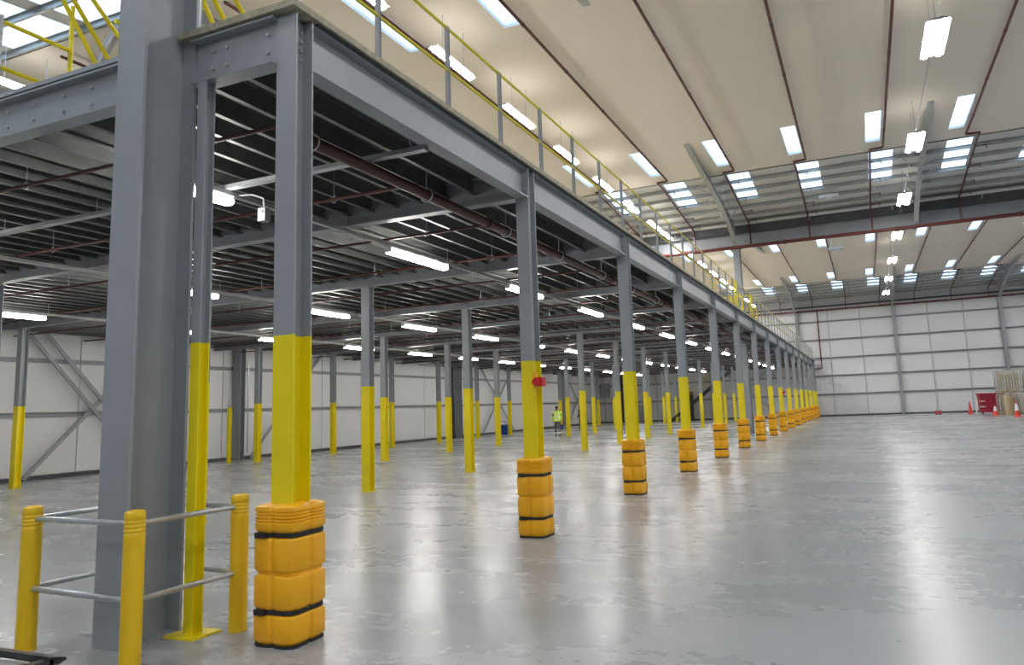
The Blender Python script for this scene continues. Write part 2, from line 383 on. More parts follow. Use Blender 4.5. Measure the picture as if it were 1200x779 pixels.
# building columns
def ucol(name, loc, b, h, H, label, group=None, m='steel', base=True, tf=0.022, tw=0.014):
    t = empty(name, loc, (label, 'column', group) if group else (label, 'column'))
    obj('shaft', MB().prism(iprof(b, h, tf, tw), 'z', 0.02 if base else 0, H), m, t)
    if base:
        obj('base_plate', MB().box(-b/2, -h/2, 0, b/2, h/2, 0.02), m, t)
    return t
big = ucol('steel_column', (-5.35, 4.245, 0), 0.32, 0.52, 9.5, 'massive grey steel building column inside the yellow bollard guard rail', None, tf=0.026, tw=0.016)
bl = MB()
for zz in (4.62, 4.72, 4.82):
    for yy in (4.3-4.245, 4.36-4.245): bl.lathe([(0.014, 0), (0.014, 0.012)], 6)
obj('conduit', MB().tube([(0.13, 0.285, 5.0), (0.13, 0.285, 9.4)], 0.022, 8), 'galv_rail', big, smooth=True)
for i, fx in enumerate(FX):
    if fx < WL+1: continue
    if abs(fx+5.36) < 0.1:
        ucol('steel_column', (-5.5, 38.5, 0), 0.32, 0.52, 9.5, 'tall grey building column rising through the mezzanine to the middle valley beam')
for i, fx in enumerate([x for x in FX if WL+1 < x < 20]):
    ucol('wall_column', (fx+0.05, WF-0.26, 0), 0.26, 0.36, 9.7, 'grey steel column standing against the far wall, %s from the left' % ordn(i), 'far wall columns', m='walrail')
for i, y in enumerate((24.1, 42.8, 61.4)):
    t = ucol('wall_column', (WL+0.33, y, 0), 0.40, 0.30, 9.6, 'grey steel column against the left wall, %s from the near end' % ordn(i), 'left wall columns')
    obj('riser', MB().tube([(0.32, 0.2, 0.3), (0.32, 0.2, 4.4)], 0.03, 8), 'galv_rail', t)
obj('cable_riser', MB().box(-0.13, -0.07, 0, 0.13, 0.07, 4.6).box(-0.15, -0.09, 1.2, 0.15, 0.09, 1.25).box(-0.15, -0.09, 3.2, 0.15, 0.09, 3.25), 'black_steel', loc=(WL+0.35, 41.95, 0), tag=('black cable riser trunking beside a grey column on the left wall', 'riser'))
obj('cable_riser', MB().box(-0.14, -0.06, 0, 0.14, 0.06, 4.6).box(-0.16, -0.08, 1.2, 0.16, 0.08, 1.25), 'black_steel', loc=(-22.6, WF-0.28, 0), tag=('black cable riser trunking on the far wall near the corner', 'riser'))

# diagonal wall bracing
def brace(label, pts, w=0.12):
    o = empty('wall_brace', pts[0][0], (label, 'brace', 'wall bracing'))
    p = Vector(pts[0][0])
    for a, b_ in pts: obj('diagonal', MB().bar(Vector(a)-p, Vector(b_)-p, w, 0.06, (1, 0, 0)), 'steel', o)
bx_ = WL+0.25
brace('crossed diagonal bracing on the left wall beside the nearest yellow wall-row post', [((bx_, 15.4, 0.05), (bx_, 20.2, 4.9)), ((bx_+0.1, 15.1, 4.9), (bx_+0.1, 19.6, 0.05)), ((bx_+0.1, 15.7, 4.9), (bx_+0.1, 20.2, 0.05))])
brace('crossed diagonal bracing on the left wall between grey columns further back', [((bx_, 46, 4.8), (bx_, 51.3, 0.05)), ((bx_+0.1, 51.0, 4.8), (bx_+0.1, 46, 0.05))])
brace('crossed diagonal bracing on the left wall near the far corner', [((bx_, 62.0, 4.8), (bx_, 67.8, 0.05)), ((bx_+0.1, 67.8, 4.8), (bx_+0.1, 62, 0.05))])
brace('single diagonal bracing on the left wall right of the grey column', [((bx_, 24.9, 0.05), (bx_, 29.5, 4.8))])
fy = WF-0.3
brace('crossed diagonal bracing on the far wall beneath the mezzanine', [((-13.2, fy, 0.05), (-7.4, fy, 5.2)), ((-13.2, fy-0.1, 5.2), (-7.2, fy-0.1, 0.05))])

# ================================================================== MEZZANINE
CW = 0.205
cprof = iprof(CW, CW, 0.016, 0.012)
ZY = 2.30
me_hi = MB().prism(cprof, 'z', ZY, SOFF-0.42).mesh('shaft', 'steel')
me_hi_edge = MB().prism(cprof, 'z', ZY, SOFF).mesh('shaft', 'steel')
me_lo = MB().prism(cprof, 'z', 0.015, ZY).mesh('painted_base', 'yellow')
me_plate = MB().box(-0.125, -0.125, 0, 0.125, 0.125, 0.015).mesh('base_plate', 'yellow')
me_cap = MB().box(-0.13, -0.13, SOFF-0.432, 0.13, 0.13, SOFF-0.42).mesh('cap_plate', 'steel')
bm_ = MB()
for sx in (-0.055, 0.055):
    for zz in (4.62, 4.70, 4.78, 4.86): bm_.box(sx-0.012, -0.108, zz-0.012, sx+0.012, -0.1, zz+0.012)
me_bolt = MB()
for sx in (-1, 1):
    for zz in (4.64, 4.72, 4.80, 4.88):
        me_bolt.box(0.006, sx*0.05-0.012, zz-0.012, 0.026, sx*0.05+0.012, zz+0.012)
me_bolt = me_bolt.mesh('bolt_group', 'galv')
rowname = ['open mezzanine edge', 'second row in from the edge', 'third row in from the edge', 'row along the left wall']
for r, x in enumerate(ROWX):
    for i, y in enumerate(ROWY):
        if r == 2 and i == 0 or r == 3 and i < 1 or r == 1 and i == 0: continue
        if i == 15 and r: continue
        lab = ('grey mezzanine column with yellow lower half, %s along the open edge from the camera' % ordn(i)) if r == 0 else ('grey mezzanine post with yellow lower half, %s from the near end in the %s' % (ordn(i), rowname[r]))
        xx = x+(0.025 if r == 0 else 0.42 if (r, i) == (2, 1) else 0)
        t = empty('mezzanine_column', (xx, y, 0), (lab, 'column', 'mezzanine columns'))
        link('painted_base', me_lo, t); link('base_plate', me_plate, t)
        link('shaft', me_hi_edge if r == 0 else me_hi, t)
        if r: link('cap_plate', me_cap, t)
        elif i < 4: link('bolt_group', me_bolt, t)
t = empty('wall_post', (-23.5, 22.4, 0), ('thin yellow post in front of the nearest grey column on the left wall', 'post'))
obj('shaft', MB().prism(iprof(0.12, 0.12, 0.01, 0.008), 'z', 0.01, 2.2), 'yellow', t); obj('base_plate', MB().box(-0.1, -0.1, 0, 0.1, 0.1, 0.01), 'yellow', t)
# small prop post by the building column
t = empty('prop_post', (-5.03, 4.47, 0), ('slim yellow and grey prop post on square base plate inside the bollard guard', 'post'))
obj('painted_base', MB().prism(iprof(0.10, 0.10, 0.01, 0.008), 'z', 0.014, 2.3), 'yellow', t)
obj('shaft', MB().prism(iprof(0.10, 0.10, 0.01, 0.008), 'z', 2.3, 4.6), 'steel', t)
obj('base_plate', MB().box(-0.155, -0.14, 0, 0.155, 0.14, 0.014), 'yellow', t)

# column protectors
def plan(s, g, cham=0.10, grow=0.0):
    # square outline with big chamfered corners and a groove in the middle of every side
    s -= grow; pts = []
    seg = [(-1, 0)]
    side = [(-(s-cham), s), (-0.03, s), (-0.012, s-g), (0.012, s-g), (0.03, s), (s-cham, s), (s-cham*0.29, s-cham*0.29)]
    out_ = []
    for k in range(4):
        a = -k*math.pi/2
        for (px, py) in side: out_.append((px*math.cos(a)-py*math.sin(a), px*math.sin(a)+py*math.cos(a)))
    return out_[::-1]
def tier(z0, z1, ribs=False):
    S_ = 0.202; c = 0.02
    lv = [(z0, c), (z0+c, 0.004), (z0+c*1.5, 0)]
    if ribs:
        h = z1-z0-0.07
        for k in range(4):
            zz = z1-0.035-0.024*(4-k); lv += [(zz-0.006, 0), (zz, 0.007), (zz+0.006, 0.007), (zz+0.012, 0)]
    lv += [(z1-c*1.5, 0), (z1-c*0.7, 0.006), (z1, 0.03)]
    return MB().rings([[(p[0], p[1], z) for p in plan(S_, 0.018, 0.075, gr)] for z, gr in lv])
tz = [(0.02, 0.235), (0.258, 0.515), (0.522, 0.785), (0.808, 1.015)]
me_t = [tier(a, b_, k == 3).mesh('block', 'orange', True) for k, (a, b_) in enumerate(tz)]
me_core = MB().rings([[(p[0], p[1], z) for p in plan(0.183, 0.016, 0.07)] for z in (0.02, 1.0)]).mesh('inner_core', 'orange')
me_strap = MB().rings([[(p[0], p[1], z) for p in plan(0.190, 0.006, 0.07)] for z in (-0.016, 0.016)]).mesh('strap', 'black')
me_buck = MB().box(-0.05, -0.02, -0.02, 0.05, 0.012, 0.02).mesh('buckle', 'black')
me_foot = MB().rings([[(p[0], p[1], z) for p in plan(0.194, 0.016, 0.07)] for z in (0.0, 0.022)]).mesh('rubber_foot', 'rubber')
for i, y in enumerate(ROWY):
    t = empty('column_protector', (ROWX[0]+0.025, y, 0), ('orange plastic column guard with black straps, %s along the mezzanine edge from the camera' % ordn(i), 'column guard', 'orange column guards'))
    link('rubber_foot', me_foot, t); link('inner_core', me_core, t)
    for k in range(4): link('block', me_t[k], t)
    for z in (0.247, 0.796):
        s_ = link('strap', me_strap, t, (0, 0, z)); link('buckle', me_buck, s_, (-0.10, -0.197, 0))

# transverse beams
bprof = shift(iprof(0.17, 0.41, 0.02, 0.012), 0, SOFF-0.205)
for i, y in enumerate(ROWY):
    yy = y-0.07 if i == 0 else y
    t = empty('mezzanine_beam', (0, yy, 0), (('grey bolted front beam closing the near end of the mezzanine' if i == 0 else 'grey cross beam under the mezzanine deck, %s from the near end' % ordn(i)), 'beam', 'mezzanine cross beams'))
    spans = [(ROWX[0]-0.08, -5.18), (-5.53, ROWX[1]), (ROWX[1], ROWX[2]), (ROWX[2], ROWX[3]), (ROWX[3], WL+0.2)] if i == 0 else [(ROWX[0]-0.1, ROWX[1]), (ROWX[1], ROWX[2]), (ROWX[2], ROWX[3]), (ROWX[3], WL+0.2)]
    for a, b_ in spans: obj('span', MB().prism(bprof, 'x', b_, a), 'steel', t)
    if i == 0:
        for a in (-4.36, -4.82, -4.98, -5.75, -6.15, -6.55, -6.95, -7.4, -7.8, -8.2):
            for z in (4.70, 4.86): obj('bolt', MB().tube([(a, -0.03, z), (a, -0.005, z)], 0.016, 6), 'galv', t)
# edge beam along the open side
t = empty('edge_beam', (ROWX[0]+0.025, 0, 0), ('long grey edge beam along the open side of the mezzanine', 'beam'))
eprof = shift(iprof(0.17, 0.42, 0.02, 0.012), 0, SOFF-0.21)
for i in range(15): obj('span', MB().prism(eprof, 'y', ROWY[i]+CW/2, ROWY[i+1]-CW/2), 'steel', t)

# deck
t = empty('mezzanine_deck', (0, 0, SOFF), ('board topped mezzanine deck carried on closely spaced steel joists', 'mezzanine'))
dk = MB()
obj('deck_board', MB().box(-5.30, 4.39, 0.015, -4.0, 4.75, 0.075).box(-25.0, 4.75, 0.015, -4.0, WF-0.2, 0.075), 'board', t)
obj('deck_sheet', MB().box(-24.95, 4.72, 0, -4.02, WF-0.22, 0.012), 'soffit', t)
obj('edge_channel', MB().box(-24.9, 4.41, 0.015, -5.53, 4.75, 0.06), 'steel', t)
jx = [-4.52-0.4455*i for i in range(46)]
jp = lambda x: [(x, -0.235), (x+0.06, -0.235), (x+0.06, -0.215), (x+0.056, -0.215), (x+0.056, -0.231), (x+0.004, -0.231), (x+0.004, -0.004), (x+0.06, -0.004), (x+0.06, 0), (x, 0)]
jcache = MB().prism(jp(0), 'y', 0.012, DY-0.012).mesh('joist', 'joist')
rest = MB()
for i in range(15):
    for x in jx:
        if x < -24.9: continue
        ln = ROWY[i+1]-ROWY[i]
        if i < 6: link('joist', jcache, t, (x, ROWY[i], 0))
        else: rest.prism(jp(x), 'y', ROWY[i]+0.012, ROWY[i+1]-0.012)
rs = obj('joist_runs', rest, 'joist', t, kind='stuff')

# guard rail on the open edge
t = empty('guard_rail', (ROWX[0]+0.06, 0, DECK), ('long guard rail with grey posts and two yellow rails on the mezzanine edge', 'guard rail'))
pm_ = MB().prism(iprof(0.045, 0.045, 0.006, 0.02), 'z', 0, 1.06).box(-0.06, -0.05, 0, 0.06, 0.05, 0.01).mesh('post', 'steel')
ys_ = [5.68+1.333*i for i in range(50)]
for y in ys_: link('post', pm_, t, (0, y, 0))
obj('top_rail', MB().tube([(0, 4.6, 1.04), (0, ys_[-1], 1.04)], 0.018, 8), 'rail_yellow', t, smooth=True)
obj('mid_rail', MB().tube([(0, 4.6, 0.52), (0, ys_[-1], 0.52)], 0.018, 8), 'rail_yellow', t, smooth=True)

# yellow pallet gates on the deck
def pallet_gate(loc, w, d, h, label, lean=0.5):
    t = empty('pallet_gate', loc, (label, 'pallet gate', 'yellow pallet gates'))
    for s in (0, 1):
        x = s*w
        obj('upright', MB().tube([(x, 0, 0), (x, 0, h*0.8)], 0.026, 8), 'yellow', t, smooth=True)
        obj('upright', MB().tube([(x, d, 0), (x, d, h*0.8)], 0.026, 8), 'yellow', t, smooth=True)
        for k in range(3): obj('swing_arm', MB().tube([(x+0.05, d*0.15+k*0.36, 0.15), (x+0.05, d*0.15+k*0.36-0.55, 1.45)], 0.02, 8), 'yellow', t, smooth=True)
        obj('side_rail', MB().tube([(x, 0, 1.05), (x, d, 1.05)], 0.024, 8), 'yellow', t, smooth=True)
        obj('side_rail', MB().tube([(x, 0, 0.52), (x, d, 0.52)], 0.024, 8), 'yellow', t, smooth=True)
    for z in (0.55, 1.05): obj('gate_bar', MB().tube([(0, d, z), (w, d, z)], 0.024, 8), 'yellow', t, smooth=True)
    obj('gate_bar', MB().tube([(0.05, d*0.15+0.72-0.55, 1.45), (w+0.05, d*0.15+0.72-0.55, 1.45)], 0.024, 8), 'yellow', t, smooth=True)
    return t
t = empty('pallet_gate', (-8.37, 4.6, DECK), ('yellow tubular pallet gate on the near end of the mezzanine behind the big column', 'pallet gate', 'yellow pallet gates'))
for x in (0, 1.95):
    for z in (0.52, 1.05): obj('side_rail', MB().tube([(x, 0, z), (x, 0.85, z)], 0.025, 8), 'yellow', t, smooth=True)
    obj('upright', MB().tube([(x, 0.85, 0), (x, 0.85, 1.62)], 0.026, 8), 'yellow', t, smooth=True)
    for (y0, z0, y1, z1) in ((0.3, 2.15, 1.8, 0.05), (0.45, 2.1, 2.2, 0.05), (0.6, 2.2, 2.9, 0.15)): obj('swing_arm', MB().tube([(x+0.06, y0, z0), (x+0.06, y1, z1)], 0.027, 8), 'yellow', t, smooth=True)
for (y, z) in ((0.3, 2.15), (0.6, 2.2), (1.8, 0.05), (2.9, 0.15)): obj('gate_bar', MB().tube([(0.06, y, z), (2.01, y, z)], 0.025, 8), 'yellow', t, smooth=True)
pallet_gate((-5.4, 29.8, DECK), 0.9, 2.2, 1.35, 'yellow pallet gate on the mezzanine edge, nearer of the two beyond the railings')
pallet_gate((-5.4, 34.2, DECK), 0.9, 2.4, 1.35, 'yellow pallet gate on the mezzanine edge, farther of the two beyond the railings')
# end guard rail at left of the near gate
t = empty('guard_rail', (-8.35, 4.5, DECK), ('grey end post with short yellow rails left of the near pallet gate', 'guard rail'))
obj('post', MB().box(-0.035, 0.1, 0, 0.035, 0.17, 1.1), 'galv', t)
for z in (0.52, 1.05): obj('rail', MB().tube([(-2.5, 0.13, z), (0, 0.13, z)], 0.022, 8), 'rail_yellow', t, smooth=True)

# mezzanine sprinkler network
t = empty('sprinkler_network', (0, 0, 4.42), ('dark red sprinkler main with thin branches under the mezzanine deck', 'sprinkler pipes'))
obj('main_pipe', MB().tube([(-4.98, 5.7, 0.02), (-4.98, 71, 0.02)], 0.07, 10), 'darkpipe', t, smooth=True)
by = [5.42+2.28*i for i in range(29)]
for k, y in enumerate(by):
    obj('branch_pipe', MB().tube([(-4.98, y, 0.11), (-24.3, y, 0.11)], 0.022, 6), 'darkpipe', t, smooth=True)
hang = MB().tube([(0, 0, 0.0), (0, 0, 0.42)], 0.007, 4).tube([(0.045*math.cos(a*math.pi/5), 0, -0.01+0.045*math.sin(a*math.pi/5)) for a in range(11)], 0.008, 4).mesh('hanger', 'galv_rail')
for k, y in enumerate(by[:10]):
    for x in (-6.3, -9.0, -12, -15): link('hanger', hang, t, (x, y, 0.12))
hm = MB().tube([(0, 0, 0.08), (0, 0, 0.5)], 0.008, 4).tube([(0.09*math.cos(a*math.pi/6), 0, 0.09*math.sin(a*math.pi/6)) for a in range(13)], 0.01, 4).mesh('hanger', 'galv_rail')
for y in (5.75, 7.9, 10.2, 12.4, 14.8, 17, 19.3): link('hanger', hm, t, (-4.98, y, 0.02))
cl_ = MB().tube([(0, -0.05, 0), (0, 0.05, 0)], 0.088, 10).mesh('coupling', 'darkpipe', True)
for y in (5.4, 9.6, 11.0, 15.4, 20, 24.6, 29): link('coupling', cl_, t, (-4.98, y, 0.02))
obj('header_pipe', MB().tube([(-24.75, 6, 0.55), (-24.75, 70, 0.55)], 0.05, 8), 'redpipe', t, smooth=True)

# light trunking and batten lights
LX = [-7.12, -12.95, -18.75]
LYS = [6.1, 11.0]+[15.5+4.5*i for i in range(12)]
rown = ['edge row', 'middle row', 'wall row']
lt = MB().prism([(-0.055, 0.045), (-0.075, 0.0), (-0.055, -0.035), (0.055, -0.035), (0.075, 0.0), (0.055, 0.045)], 'y', -0.9, 0.9).mesh('diffuser', 'tube_low')
lh = MB().box(-0.05, -0.92, 0.045, 0.05, 0.92, 0.085).box(-0.06, -0.935, -0.02, 0.06, -0.905, 0.08).box(-0.06, 0.905, -0.02, 0.06, 0.935, 0.08).mesh('housing', 'white')
for r, x in enumerate(LX):
    tt = empty('lighting_trunking', (x, 0, 4.47), ('galvanised lighting trunking carrying the %s of batten lights' % rown[r], 'trunking', 'lighting trunking'))
    obj('channel', MB().box(-0.035, 5.9 if r else 5.2, -0.025, 0.035, 70, 0.035), 'galv', tt)
    for y in range(6, 30, 3): obj('hanger', MB().tube([(0, y, 0.03), (0, y, 0.3)], 0.006, 4), 'galv_rail', tt)
    for i, y in enumerate(LYS):
        t = empty('batten_light', (x, y, 4.36), ('lit batten light under the mezzanine, %s from the near end, %s' % (ordn(i), rown[r]), 'light', 'mezzanine batten lights'))
        link('housing', lh, t); link('diffuser', lt, t)
        if (r, i) == (0, 0): t.scale = (1, 0.68, 1)
# cable tray across, junction box
t = empty('cable_tray', (0, 6.66, 4.53), ('slim galvanised cable tray crossing under the deck near the first column', 'cable tray'))
obj('tray', MB().prism([(-0.05, 0.03), (-0.05, -0.02), (0.05, -0.02), (0.05, 0.03), (0.044, 0.03), (0.044, -0.014), (-0.044, -0.014), (-0.044, 0.03)], 'x', -16, -4.2), 'galv_rail', t)
for x in (-4.4, -5.4, -7.8, -9.5, -11.5): obj('hanger', MB().tube([(x, 0, 0.02), (x, 0, 0.22)], 0.007, 4), 'galv_rail', t)
t = empty('junction_box', (-6.85, 7.02, 4.15), ('small pale junction box hanging beside the nearest batten light', 'junction box'))
obj('body', MB().box(-0.06, -0.05, 0, 0.06, 0.05, 0.17), 'grey_box', t); obj('cable', MB().tube([(0, 0, 0.2), (0, -0.02, 0.3), (-0.1, -0.1, 0.34), (-0.28, -0.2, 0.33)], 0.012, 6), 'white', t, smooth=True); obj('knob', MB().tube([(0.02, -0.06, 0.12), (0.02, -0.07, 0.12)], 0.015, 8), 'grey_box', t)

# call point with conduit on second edge column
cx_, cy_ = ROWX[0]+0.025, ROWY[1]
t = empty('fire_call_point', (cx_, cy_, 1.9), ('red fire call point with grey conduit on the second edge column', 'call point'))
obj('red_housing', MB().rings([[(0.11+a, -0.1+b_, c_) for a, b_ in ((e, -0.07+e), (0.12-e, -0.07+e), (0.12-e, 0.05-e), (e, 0.05-e))] for c_, e in ((0.05, 0.012), (0.065, 0), (0.155, 0), (0.17, 0.012))]), 'red', t)
obj('sounder', MB().tube([(0.14, -0.2, 0.11), (0.14, -0.16, 0.11)], 0.05, 12), 'red', t, smooth=True)
obj('backplate', MB().box(0.07, -0.115, 0.02, 0.11, -0.05, 0.24), 'orange', t)
obj('conduit', MB().tube([(0.085, -0.09, 0.26), (0.085, -0.09, 2.72), (0.07, -0.09, 2.78), (0.0, -0.11, 2.8), (-0.3, -0.12, 2.8), (-0.36, -0.2, 2.82)], 0.014, 6), 'galv_rail', t, smooth=True)
t = empty('fire_call_point', (cx_, ROWY[8], 1.95), ('small red fire call point on a distant edge column', 'call point'))
obj('red_housing', MB().box(0.1, -0.14, 0, 0.22, -0.02, 0.13), 'red', t); obj('conduit', MB().tube([(0.12, -0.06, 0.13), (0.12, -0.06, 2.9)], 0.025, 6), 'galv_rail', t)

# ================================================================== BOLLARD GUARD
BO = [(-5.985, 3.80), (-4.76, 3.72), (-4.75, 4.655), (-5.985, 4.73)]
bn = ['left bollard of the guard around the big column', 'foremost bollard of the guard, nearest the viewer', 'right bollard of the guard beside the first orange column guard', 'hidden rear bollard of the guard behind the big column']
prof = [(0.069, 0), (0.069, 0.93)]
for k in range(4): z = 0.90+0.028*k; prof += [(0.069, z+0.003), (0.0655, z+0.008), (0.0655, z+0.013), (0.069, z+0.018)]
prof = [(0.069, 0), (0.069, 0.88)]+prof[2:]+[(0.069, 1.03), (0.064, 1.048), (0.05, 1.058), (0.02, 1.063)]
bme = MB().lathe(prof, 24).mesh('sleeve', 'boll', True)
colr = MB().lathe([(0.072, -0.028), (0.074, -0.02), (0.074, 0.02), (0.072, 0.028)], 20).mesh('collar', 'boll', True)
for (x, y), l in zip(BO, bn):
    t = empty('bollard', (x, y, 0), ('yellow plastic sleeved post, '+l, 'bollard', 'guard bollards'))
    link('sleeve', bme, t)
    obj('foot_ring', MB().lathe([(0.073, 0), (0.073, 0.012), (0.07, 0.016)], 20), 'boll', t)
t = empty('guard_barrier', (0, 0, 0), ('galvanised tube rails joining the four yellow bollards round the big column', 'barrier rail'))
for k in range(4):
    a, b_ = BO[k], BO[(k+1) % 4]
    for z in (0.45, 0.965): obj('rail', MB().tube([(a[0], a[1], z), (b_[0], b_[1], z)], 0.021, 10), 'galv_rail', t, smooth=True)

# ================================================================== ROOF SERVICES
for bi in (1, 2):
    ya, yb_ = BAYS[bi]; yc = (ya+yb_)/2
    for k, x in enumerate(PIPEX):
        if x < WL+0.6: continue
        t = empty('roof_sprinkler_pipe', (x, yc, 11.1), ('red sprinkler pipe under the %s, %s from the left wall' % (bayname[bi], ordn(k)), 'pipe', 'roof sprinkler pipes'))
        sg = 1 if x > 3 and bi == 1 else -1
        if bi == 2: sg = 1
        obj('run', MB().tube([(0, -9.5, 0), (0, 9.0, 0)], 0.042, 8), 'redpipe', t, smooth=True)
        obj('offset', MB().tube([(0, 8.98, 0), (0, 9.06, 0), (0.45*sg, 9.12, 0), (0.45*sg, 9.9, 0)], 0.042, 8), 'redpipe', t, smooth=True)
        obj('slope_run', MB().tube([(0.45*sg, 9.85, 0.0), (0.45*sg, 16.3, -0.62)], 0.042, 8), 'redpipe', t, smooth=True)
        if bi == 1: obj('dropper', MB().tube([(0.45*sg, 16.3, -0.62), (0.45*sg, 16.35, -1.7)], 0.045, 8), 'redpipe', t, smooth=True)
        for d in (10.6, 12.6, 14.4, 15.8): obj('arm', MB().tube([(0.45*sg, d, -0.08-0.0961*(d-9.85)), (0.45*sg, d, 0.02-0.0961*(d-9.85)), (0.45*sg+0.4, d, 0.02-0.0961*(d-9.85)), (0.45*sg+0.4, d, -0.1-0.0961*(d-9.85))], 0.026, 6), 'redpipe', t, smooth=True)
        for d in (-5.5, -2.6, 0.6, 3.8, 7.0): obj('clip', MB().tube([(0, d-0.04, 0), (0, d+0.04, 0)], 0.052, 8), 'redpipe', t)
for (y, z, r, l) in ((37.45, 9.36, 0.085, 'thick red sprinkler main running below the middle valley beam'), (WF-0.5, 9.62, 0.07, 'red sprinkler main running across the top of the far wall')):
    t = empty('sprinkler_main', (0, y, z), (l, 'pipe'))
    obj('run', MB().tube([(WL+0.2, 0, 0), (WR-0.2, 0, 0)], r, 10), 'redpipe', t, smooth=True)
    for k in range(10): obj('coupling', MB().tube([(-23+5*k-0.07, 0, 0), (-23+5*k+0.07, 0, 0)], r*1.25, 10), 'redpipe', t, smooth=True)
    if y > 60:
        for k in range(12): obj('dropper', MB().tube([(PIPEX[k+2]+0.4, -0.05, 0), (PIPEX[k+2]+0.4, -0.2, 0.85)], 0.035, 6), 'redpipe', t)
t = empty('drop_pipe', (-3.45, WF-0.32, 4.3), ('brown red pipe dropping down the far wall to the mezzanine end', 'pipe'))
obj('run', MB().tube([(0, 0, 5.3), (0, 0, 0.05), (-0.03, 0, 0), (-0.75, 0, 0)], 0.055, 8), 'redpipe', t, smooth=True)
for z in (1.0, 2.65, 4.3): obj('clip', MB().box(-0.07, 0.03, z-0.03, 0.07, 0.3, z+0.03), 'galv', t)
t = empty('wall_tray', (0, WF-0.45, 10.15), ('silver cable tray running across the far wall above the red main', 'cable tray'))
obj('tray', MB().box(WL+0.3, -0.12, 0, WR-0.3, 0.05, 0.06), 'galv_rail', t)
obj('eaves_beam', MB().box(WL+0.3, -0.05, -0.25, WR-0.3, 0.1, -0.12), 'steel_dark', t)
# diagonal roof brace seen above the near gate
obj('roof_brace', MB().tube([(0, 0, 0), (-14.6, 6.7, -0.15)], 0.11, 10), 'steel', loc=(-9.0, 8.2, 11.0), smooth=True, tag=('grey diagonal roof bracing tube under the rooflights at upper left', 'brace'))

# high level lights
HBH = MB().prism([(-0.24, 0.03), (-0.26, -0.01), (-0.215, 0.02), (-0.02, 0.02), (0, 0.0), (0.02, 0.02), (0.215, 0.02), (0.26, -0.01), (0.24, 0.03), (0.1, 0.08), (-0.1, 0.08)], 'y', -1.0, 1.0).mesh('housing', 'grey_box')
HBT = MB().prism([(-0.052, 0.015), (-0.042, -0.03), (0.042, -0.03), (0.052, 0.015)], 'y', -0.95, 0.95).mesh('tube', 'tube_high')
HBU = MB().box(-0.09, -0.7, 0.081, 0.09, 0.7, 0.1).mesh('added_uplight', 'added_glow')  # glowing strip added on the housing top to brighten the ceiling
HBS = MB().prism([(-0.13, 0.0), (-0.09, 0.06), (0.09, 0.06), (0.13, 0.0), (0.11, -0.0), (0.08, 0.02), (-0.08, 0.02), (-0.11, 0.0)], 'y', -0.95, 0.95).mesh('housing', 'white')
HST = MB().prism([(-0.08, 0.018), (-0.085, -0.02), (-0.05, -0.05), (0.05, -0.05), (0.085, -0.02), (0.08, 0.018)], 'y', -0.9, 0.9).mesh('tube', 'tube_high')
HSU = MB().box(-0.075, -0.9, 0.061, 0.075, 0.9, 0.08).mesh('added_uplight', 'added_glow')
WIRE = {}
def soffit_z(y):
    for a, b_ in BAYS:
        if a <= y <= b_:
            d = abs(y-(a+b_)/2)-9.81
            return HC if d < 0 else zb(d)+0.12
    return HC
def high_light(x, y, z, label, group, twin=True):
    t = empty('high_bay_light', (x, y, z), (label, 'light', group))
    link('housing', HBH if twin else HBS, t); link('added_uplight', HBU if twin else HSU, t)
    if twin:
        for q in (-0.15, 0.15): link('tube', HBT, t, (q, 0, 0))
    else: link('tube', HST, t)
    for q in (-0.5, 0.5):
        ln = round(soffit_z(y+q)-z-0.085, 3)
        if ln not in WIRE: WIRE[ln] = MB().tube([(0, 0, 0), (0, 0, ln)], 0.008, 4).mesh('wire', 'galv_rail')
        link('wire', WIRE[ln], t, (0, q, 0.08))
for i in range(8):
    high_light(2.25, 18.8-7.75+7.77*i, 9.95, 'twin lit high bay light over the open floor, %s from the near end' % ordn(i), 'high bay lights over the open floor')
    high_light(13.3, 18.8-7.75+7.77*i, 9.95, 'unseen twin high bay light on the right of the hall, %s from the near end' % ordn(i), 'unseen high bay lights on the right of the hall')  # row out of view, added to help light the hall
for i in range(16):
    high_light(-8.66, 11.27+3.80*i-(1.45 if i == 7 else 0), 10.2, 'single lit strip light above the mezzanine, %s from the near end' % ordn(i), 'strip lights above the mezzanine', False)
    if i % 2 == 0: high_light(-19.0, 11.27+3.80*i, 10.2, 'single lit strip light above the mezzanine by the left wall, %s from the near end' % ordn(i), 'strip lights by the left wall', False)
for i in range(4):
    for x, l in ((-9.06, 'left'), (2.42, 'middle'), (14.2, 'right')): high_light(x, 2.0-7.77*i, 9.95, 'unseen twin high bay light behind the viewer, %s row, %s back' % (l, ordn(i)), 'unseen high bay lights behind the viewer')  # unseen lamps behind the viewpoint, added for their light
obj('light_cable', MB().bar((2.25, 11, 0), (2.25, 71, 0), 0.02), 'galv_rail', loc=(0, 0, 10.12), tag=('thin light cable run linking the high bay lights over the open floor', 'cable'))
# suspended units
for i, (x, y, z, l) in enumerate(((-0.75, 35.0, 10.6, 'white suspended unit hanging on two wires below the roof slope'), (-0.82, 45.0, 10.08, 'small grey suspended unit below the ceiling of the far bay'))):
    t = empty('suspended_unit', (x, y, z), (l, 'hanging unit', 'suspended units'))
    obj('body', MB().rings([[(a, b_, c_) for a, b_ in ((-0.42+e, -0.15+e), (0.42-e, -0.15+e), (0.42-e, 0.15-e), (-0.42+e, 0.15-e))] for c_, e in ((0, 0.03), (0.03, 0), (0.17, 0), (0.2, 0.03))]), 'white', t)
    for q in (-0.26, 0.26): obj('wire', MB().tube([(q, 0, 0.2), (q, 0, 1.16 if i else 0.42)], 0.012, 4), 'white', t); obj('slot', MB().box(q-0.12, -0.152, 0.0, q+0.12, -0.1, 0.03), 'grey_box', t)

